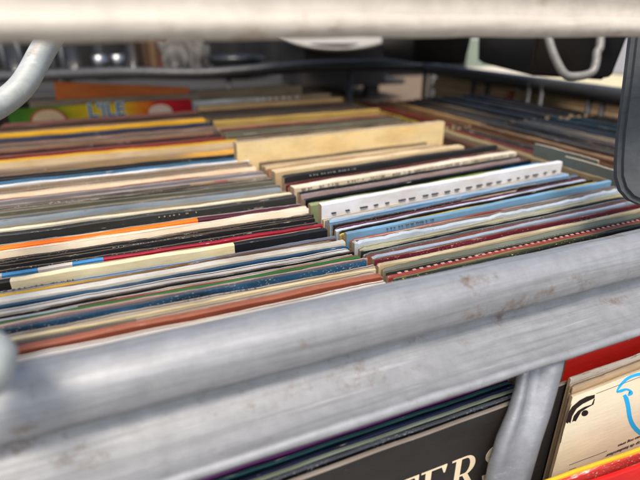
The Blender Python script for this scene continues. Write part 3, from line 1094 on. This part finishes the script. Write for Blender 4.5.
# hairline frame of the cream sleeve
for ln, wd in ((((2, 318), (30, 200), (50, 148)), 0.45), (((158, 103), (260, 64), (349, 30), (420, 4)), 0.4), (((40, 415), (110, 388), (170, 366), (205, 352)), 0.45), (((40, 436), (70, 425)), 0.45)):
    on_face(bei, [stroke(bei, 0.002, zp(*ln), [wd, wd])], GREYINK, -0.00103, 0.0001, 'printed_line')
ang = 0
for txt, a, b, sz in (('op de keukendeur', ez(112, 404), ez(352, 308), 0.0042), ('van nog even', ez(212, 342), ez(352, 284), 0.0038)):
    xa, za = to_face(bei, 0.002, *a)
    xb, zb = to_face(bei, 0.002, *b)
    tx = text_mesh(txt, sz, 0.0001, GREYINK, 'lettering', 0.00006)
    wtx = max(v.co.x for v in tx.data.vertices)
    k = math.hypot(xb - xa, zb - za) / wtx
    tx.parent = bei
    # upside down: starts at the right end and runs to the left
    tx.rotation_euler = (math.pi / 2, math.pi + math.atan2(-(zb - za), xb - xa), 0)
    tx.scale = (min(k, 1.3), min(k, 1.1), 1)
    tx.location = (xb, -0.00125, zb)

# serif capitals on the black sleeve
def serif_letter(ch):
    r = lambda x0, y0, x1, y1: [(x0, y0), (x1, y0), (x1, y1), (x0, y1)]
    if ch == 'T':
        return 0.66, [r(0.27, 0, 0.40, 0.955), r(0.17, 0, 0.50, 0.045), [(0.0, 0.955), (0.67, 0.955), (0.67, 1.0), (0.0, 1.0)], [(0.0, 0.955), (0.0, 0.76), (0.03, 0.76), (0.10, 0.955)], [(0.67, 0.955), (0.57, 0.955), (0.64, 0.76), (0.67, 0.76)]]
    if ch == 'E':
        return 0.64, [r(0.10, 0.045, 0.23, 0.955), r(0.0, 0, 0.60, 0.045), r(0.0, 0.955, 0.58, 1.0), r(0.23, 0.48, 0.42, 0.525), [(0.42, 0.40), (0.45, 0.40), (0.45, 0.61), (0.42, 0.61)],
                      [(0.60, 0.045), (0.50, 0.045), (0.60, 0.23), (0.63, 0.23)], [(0.58, 0.955), (0.55, 0.79), (0.52, 0.79), (0.46, 0.955)]]
    if ch == 'R':
        ps = [r(0.10, 0.045, 0.23, 0.955), r(0.0, 0, 0.33, 0.045), r(0.0, 0.955, 0.235, 1.0), [(0.30, 0.49), (0.43, 0.49), (0.66, 0.045), (0.76, 0.03), (0.76, 0.0), (0.55, 0.0)]]
        ps += [r(0.235, 0.955, 0.34, 1.0), r(0.235, 0.49, 0.34, 0.535)]
        for k in range(14):
            a0, a1 = math.pi * k / 14, math.pi * (k + 1) / 14
            ps.append([(0.34 + 0.24 * math.sin(a0), 0.745 + 0.255 * math.cos(a0)), (0.34 + 0.24 * math.sin(a1), 0.745 + 0.255 * math.cos(a1)),
                       (0.34 + 0.11 * math.sin(a1), 0.745 + 0.21 * math.cos(a1)), (0.34 + 0.11 * math.sin(a0), 0.745 + 0.21 * math.cos(a0))])
        return 0.74, ps
    if ch == 'S':
        pts = [(0.50, 0.80), (0.42, 0.93), (0.27, 0.97), (0.12, 0.88), (0.10, 0.72), (0.22, 0.58), (0.40, 0.45), (0.49, 0.28), (0.42, 0.09), (0.25, 0.03), (0.10, 0.10), (0.05, 0.24)]
        wd = [0.03, 0.05, 0.05, 0.08, 0.12, 0.14, 0.14, 0.12, 0.08, 0.05, 0.05, 0.03]
        P = smooth_path([Vector((x, y, 0)) for x, y in pts], 4)
        n = len(P)
        A, Bq = [], []
        for i, p in enumerate(P):
            tg = (P[min(i + 1, n - 1)] - P[max(i - 1, 0)]).normalized()
            f = i / (n - 1) * (len(wd) - 1)
            k = min(int(f), len(wd) - 2)
            ww = wd[k] + (wd[k + 1] - wd[k]) * (f - k)
            s = Vector((-tg.y, tg.x, 0)) * ww / 2
            A.append((p + s).to_tuple()[:2])
            Bq.append((p - s).to_tuple()[:2])
        return 0.56, [A + Bq[::-1]]


rx0, rz0 = to_face(blk, 0.003, 452.5, 461.5)     # top left of the R
ex0, ez0 = to_face(blk, 0.003, 421.5, 473.5)     # top left of the E
adv = rx0 - ex0
size = adv / 0.70
slope = (rz0 - ez0) / adv
polys = []
xs = {'T': ex0 - 0.72 * size, 'E': ex0, 'R': rx0, 'S': rx0 + 0.80 * size}
for ch in 'TERS':
    wch, ps = serif_letter(ch)
    for p in ps:
        polys.append([(xs[ch] + x * size, rz0 + slope * (xs[ch] + x * size - rx0) - size + y * size) for x, y in p])
bm = bmesh.new()
for i, p in enumerate(polys):
    add_prism(bm, [Vector((x, -0.00153, z)) for x, z in p], Vector((0, -0.00006 - 0.000004 * i, 0)))
bmesh.ops.recalc_face_normals(bm, faces=bm.faces)
link('lettering', bm, CREAMINK, blk, smooth=False)

# ------------------------------------------------------------------ black tubs above the sideways row
def tub(corners_low, zlow, zhigh, flare, label):
    """open plastic tub with sloped sides: corners given as (x, y)"""
    cx = sum(c[0] for c in corners_low) / 4
    cy = sum(c[1] for c in corners_low) / 4
    root = empty('plastic_tub', (cx, cy, zlow))
    tag(root, label, 'tub', 'black plastic tubs above the sideways row')
    bm = bmesh.new()
    def ring(s, z):
        return [((x - cx) * s, (y - cy) * s, z - zlow) for x, y in corners_low]
    rings = [[bm.verts.new(p) for p in ring(s, z)] for s, z in ((0.96, zlow), (1.0, zlow + 0.006), (flare, zhigh), (flare - 0.03, zhigh), (0.97, zlow + 0.008))]
    for i in range(4):
        for k in range(4):
            bm.faces.new((rings[i][k], rings[i][(k + 1) % 4], rings[i + 1][(k + 1) % 4], rings[i + 1][k]))
    bm.faces.new(rings[0][::-1])
    bm.faces.new(rings[4])
    bmesh.ops.recalc_face_normals(bm, faces=bm.faces)
    bmesh.ops.bevel(bm, geom=[e for e in bm.edges if e.calc_face_angle(0) > 0.6], offset=0.004, segments=3, affect='EDGES')
    sharp(link('body', bm, BLACKPL, root), 40)
    bm = bmesh.new()
    rr = [((x - cx) * (flare + 0.01), (y - cy) * (flare + 0.01), zhigh - zlow - 0.002) for x, y in corners_low]
    add_tube(bm, [Vector(p) for p in rr] + [Vector(rr[0])], 0.005, 10)
    link('rim', bm, BLACKPL, root)
    return root


a, b = atz(530, 76, 0.400), atz(612, 81, 0.400)
tub([(a.x, a.y), (b.x, b.y), (b.x + 0.12, b.y + 0.26), (a.x + 0.12, a.y + 0.26)], 0.400, 0.488, 1.10, 'near black plastic tub with sloped sides under the top rail')
a, b = atz(404, 62, 0.385), atz(440, 62, 0.385)
tub([(a.x, a.y - 0.04), (b.x, b.y - 0.1), (b.x + 0.05, b.y + 0.14), (a.x + 0.05, a.y + 0.2)], 0.385, 0.488, 1.10, 'far black plastic tub under the top rail near the back corner of the rack')

# ------------------------------------------------------------------ stalls beyond the rack
wood = plain_mat('table board', '#6e5c48', 0.7, 0, 0.35, 20)
root = empty('trestle_table', (1.6, 1.6, -0.62))
tag(root, 'wooden trestle table beyond the rack with two stacks of records on it', 'table')
bm = bmesh.new()
add_box(bm, 0.895, 3.0, 0.4, 2.6, 0.18, 0.20, 0.003)
link('tabletop', bm, wood, root, world=True)
for x in (1.03, 2.9):
    for y in (0.5, 2.5):
        bm = bmesh.new()
        add_box(bm, x - 0.025, x + 0.025, y - 0.025, y + 0.025, -0.62, 0.18)
        link('leg', bm, wood, root, world=True, smooth=False)
far = [('#d8b48c', 'peach'), ('#e8dcc4', 'ivory'), ('#9c3a4a', 'raspberry'), ('#e6c890', 'sandy'), ('#efe6d6', 'whitish'), ('#a8704a', 'copper'), ('#c9b090', 'oatmeal'), ('#d89a70', 'apricot'), ('#7a8c98', 'steel blue'), ('#e4d4a8', 'straw')]
for i, (c, nm) in enumerate(far):
    for sx, y0, wh, pile in ((0, 0.945, 'nearer', i), (3, 1.285, 'farther', (i * 3 + 4) % 10)):
        c2, nm2 = far[pile]
        o = record(0.908 + 0.005 * ((i + sx) % 3), 0.315, y0 + 0.004 * (i % 2), 0.315, 0.0145, dict(c=c2, wear=0.4), '%s record sleeve lying flat in the %s stack on the trestle table' % (nm2, wh),
                   'records lying flat on the trestle table', base_z=0.2078 + 0.015 * i, seed=8500 + i + 50 * sx, rot=0.02 * ((i % 3) - 1))
        o.rotation_euler[0] = math.pi / 2

root = empty('bric_a_brac_table', (0.2, 2.2, -0.62))
tag(root, 'dark table behind the rack carrying glassware and crockery', 'table')
dk = plain_mat('dark table', '#2e2b28', 0.6, 0, 0.3, 20)
bm = bmesh.new()
add_box(bm, -1.6, 1.1, 1.75, 2.9, 0.255, 0.275, 0.003)
link('tabletop', bm, dk, root, world=True)
for x in (-1.5, 1.0):
    for y in (1.85, 2.8):
        bm = bmesh.new()
        add_box(bm, x - 0.025, x + 0.025, y - 0.025, y + 0.025, -0.62, 0.255)
        link('leg', bm, dk, root, world=True, smooth=False)
TZ = 0.275
glass = NT('glass')
glass.b.inputs['Transmission Weight'].default_value = 1.0
glass.b.inputs['Roughness'].default_value = 0.02
glass.b.inputs['IOR'].default_value = 1.45
gl = glass.m
for i, (px, d, r, lab) in enumerate(((12, 1.95, 0.030, 'clear glass jar far left behind the back rail'), (72, 1.98, 0.034, 'clear glass jar by the orange sleeve behind the back rail'), (100, 2.0, 0.028, 'slim clear glass jar behind the back rail'), (132, 2.05, 0.030, 'clear glass jar next to the crumpled cloth'))):
    p = at(px, 60, d)
    bm = bmesh.new()
    hgt = 0.24
    add_lathe(bm, [(0.001, 0), (r, 0.001), (r, hgt * 0.7), (r * 0.6, hgt * 0.85), (r * 0.62, hgt), (r * 0.54, hgt), (r * 0.52, hgt * 0.85), (r * 0.9, hgt * 0.68), (r * 0.9, 0.008), (0.001, 0.007)], 24)
    bmesh.ops.recalc_face_normals(bm, faces=bm.faces)
    tag(link('glass_jar', bm, gl, loc=(p.x, p.y, TZ)), lab, 'jar', 'glass jars behind the back rail')
p = at(185, 60, 2.0)
bm = bmesh.new()
bmesh.ops.create_icosphere(bm, subdivisions=5, radius=1)
for v in bm.verts:
    n = v.co.normalized()
    k = 1 + 0.18 * math.sin(7 * n.x + 3 * n.z) * math.sin(9 * n.y + 1) + 0.08 * math.sin(19 * n.x + 11 * n.y)
    v.co = Vector((n.x * 0.09 * k, n.y * 0.07 * k, max(-0.001, (n.z * 0.5 + 0.45) * 0.17 * k)))
tag(link('crumpled_cloth', bm, plain_mat('pale cloth', '#5c5852', 0.85, 0, 0.3, 30, 0.5), loc=(p.x, p.y, TZ)), 'crumpled pale grey cloth heaped behind the back rail', 'cloth')
p = at(236, 60, 1.95)
bm = bmesh.new()
add_lathe(bm, [(0.001, 0), (0.05, 0.0), (0.06, 0.01), (0.115, 0.07), (0.12, 0.085), (0.113, 0.085), (0.055, 0.018), (0.001, 0.012)], 32)
bmesh.ops.recalc_face_normals(bm, faces=bm.faces)
tag(link('bowl', bm, plain_mat('black glaze', '#1c1e20', 0.25), loc=(p.x, p.y, TZ)), 'black glazed bowl beside the crumpled cloth behind the back rail', 'bowl')
# big white dish hanging low behind the top rail: it stands on a tall box
p = at(335, 45, 1.75)
bm = bmesh.new()
add_lathe(bm, [(0.001, 0), (0.06, 0.0), (0.08, 0.004), (0.20, 0.045), (0.22, 0.06), (0.215, 0.064), (0.08, 0.012), (0.001, 0.01)], 40)
bmesh.ops.recalc_face_normals(bm, faces=bm.faces)
zb = at(335, 43, 1.75).z
dish = tag(link('dish', bm, plain_mat('white glaze', '#9c968a', 0.35, 0, 0.1), loc=(p.x, p.y, zb)), 'wide white dish just under the top rail, raised on a dark box', 'dish')
dish.rotation_euler = (0.3, -0.12, 0)
bm = bmesh.new()
add_box(bm, -0.16, 0.16, -0.12, 0.12, 0, zb - TZ, 0.004)
tag(link('storage_box', bm, plain_mat('dark box', '#2a2420', 0.7, 0, 0.3, 15), loc=(p.x, p.y + 0.02, TZ), smooth=False), 'dark storage box under the wide white dish', 'box')
for i, (px, wv, c, lab) in enumerate(((141, 0.018, '#4a3424', 'dark brown book spine among the glassware behind the back rail'), (148, 0.024, '#6a5038', 'mid brown book, widest of those behind the back rail'), (156, 0.016, '#5a2e22', 'reddish brown book beside the crumpled cloth'))):
    p = at(px, 60, 2.12)
    bm = bmesh.new()
    add_box(bm, -wv / 2, wv / 2, -0.07, 0.07, 0, 0.23 + 0.01 * i, 0.002)
    o = link('book', bm, plain_mat('book cloth', c, 0.7, 0, 0.3, 60), loc=(p.x, p.y, TZ), smooth=False)
    o.rotation_euler = (0, 0.03 * (i - 1), 0.4)
    tag(o, lab, 'book', 'books behind the back rail')
steel = plain_mat('bright steel', '#8a8a8a', 0.32, 1.0, 0.1, 20)  # for small cups added to give glints behind the back rail
for i, (px, d, lab) in enumerate(((100, 1.86, 'small bright steel cup added for glints behind the back rail, nearest the orange sleeve'), (118, 1.90, 'small bright steel cup added for glints between the jars behind the back rail'), (300, 1.92, 'small bright steel cup added for glints between the black bowl and the white dish'))):
    p = at(px, 60, d)
    bm = bmesh.new()
    add_lathe(bm, [(0.001, 0), (0.022, 0.0), (0.026, 0.06), (0.031, 0.09), (0.029, 0.09), (0.020, 0.004), (0.001, 0.004)], 24)
    bmesh.ops.recalc_face_normals(bm, faces=bm.faces)
    tag(link('glint_cup', bm, steel, loc=(p.x, p.y, TZ)), lab, 'cup', 'steel cups added for glints behind the back rail')
root = empty('folding_frame', tuple(at(20, 60, 1.8).xy) + (TZ,))
tag(root, 'slanted steel frame standing behind the back rail at the far left', 'frame')
for a, b in (((-6, 20), (8, 74)), ((10, 20), (26, 74)), ((44, 26), (56, 74)), ((56, 26), (66, 74))):
    bm = bmesh.new()
    p, q = at(*a, 1.8), at(*b, 1.8)
    add_tube(bm, [p, Vector((q.x, q.y, TZ))], 0.009, 12)
    link('bar', bm, ZINC_DARK, root, world=True)
p = at(482, 55, 2.1)
bm = bmesh.new()
add_box(bm, -0.09, 0.09, -0.02, 0.02, 0, 0.22, 0.004)
o = link('picture_panel', bm, plain_mat('pale green board', '#8f9a88', 0.6, 0, 0.2, 6), loc=(p.x, p.y, 0.20), smooth=False)
o.rotation_euler = (0, 0, 0.35)
tag(o, 'pale green board standing beyond the back corner of the rack', 'board')
# dark canvas at the back of the stall
bm = bmesh.new()
n = 60
for side in (0, 1):
    pass
top = []
bot = []
for i in range(n + 1):
    x = -3.0 + 5.6 * i / n
    y = 3.3 + 0.05 * math.sin(i * 0.9) + 0.03 * math.sin(i * 2.3)
    top.append((x, y))
fr = [[bm.verts.new((x, y + dy, z)) for (x, y) in top] for dy, z in ((0, -0.62), (0, 1.6), (0.004, 1.6), (0.004, -0.62))]
for k in range(4):
    for i in range(n):
        bm.faces.new((fr[k][i], fr[k][i + 1], fr[(k + 1) % 4][i + 1], fr[(k + 1) % 4][i]))
bmesh.ops.recalc_face_normals(bm, faces=bm.faces)
tag(link('canvas_sheet', bm, plain_mat('dark canvas', '#171513', 0.9, 0, 0.3, 12)), 'dark canvas sheet hanging behind the stall', 'canvas')

print('records', NREC[0])
labs = {}
for ob in COL.objects:
    if ob.parent is None and 'label' in ob:
        labs.setdefault(ob['label'], []).append(ob.name)
        nw = len(ob['label'].split())
        if nw > 16 or nw < 4:
            print('LABEL LENGTH', nw, ob['label'])
for k, v in labs.items():
    if len(v) > 1:
        print('DUP', k, v)
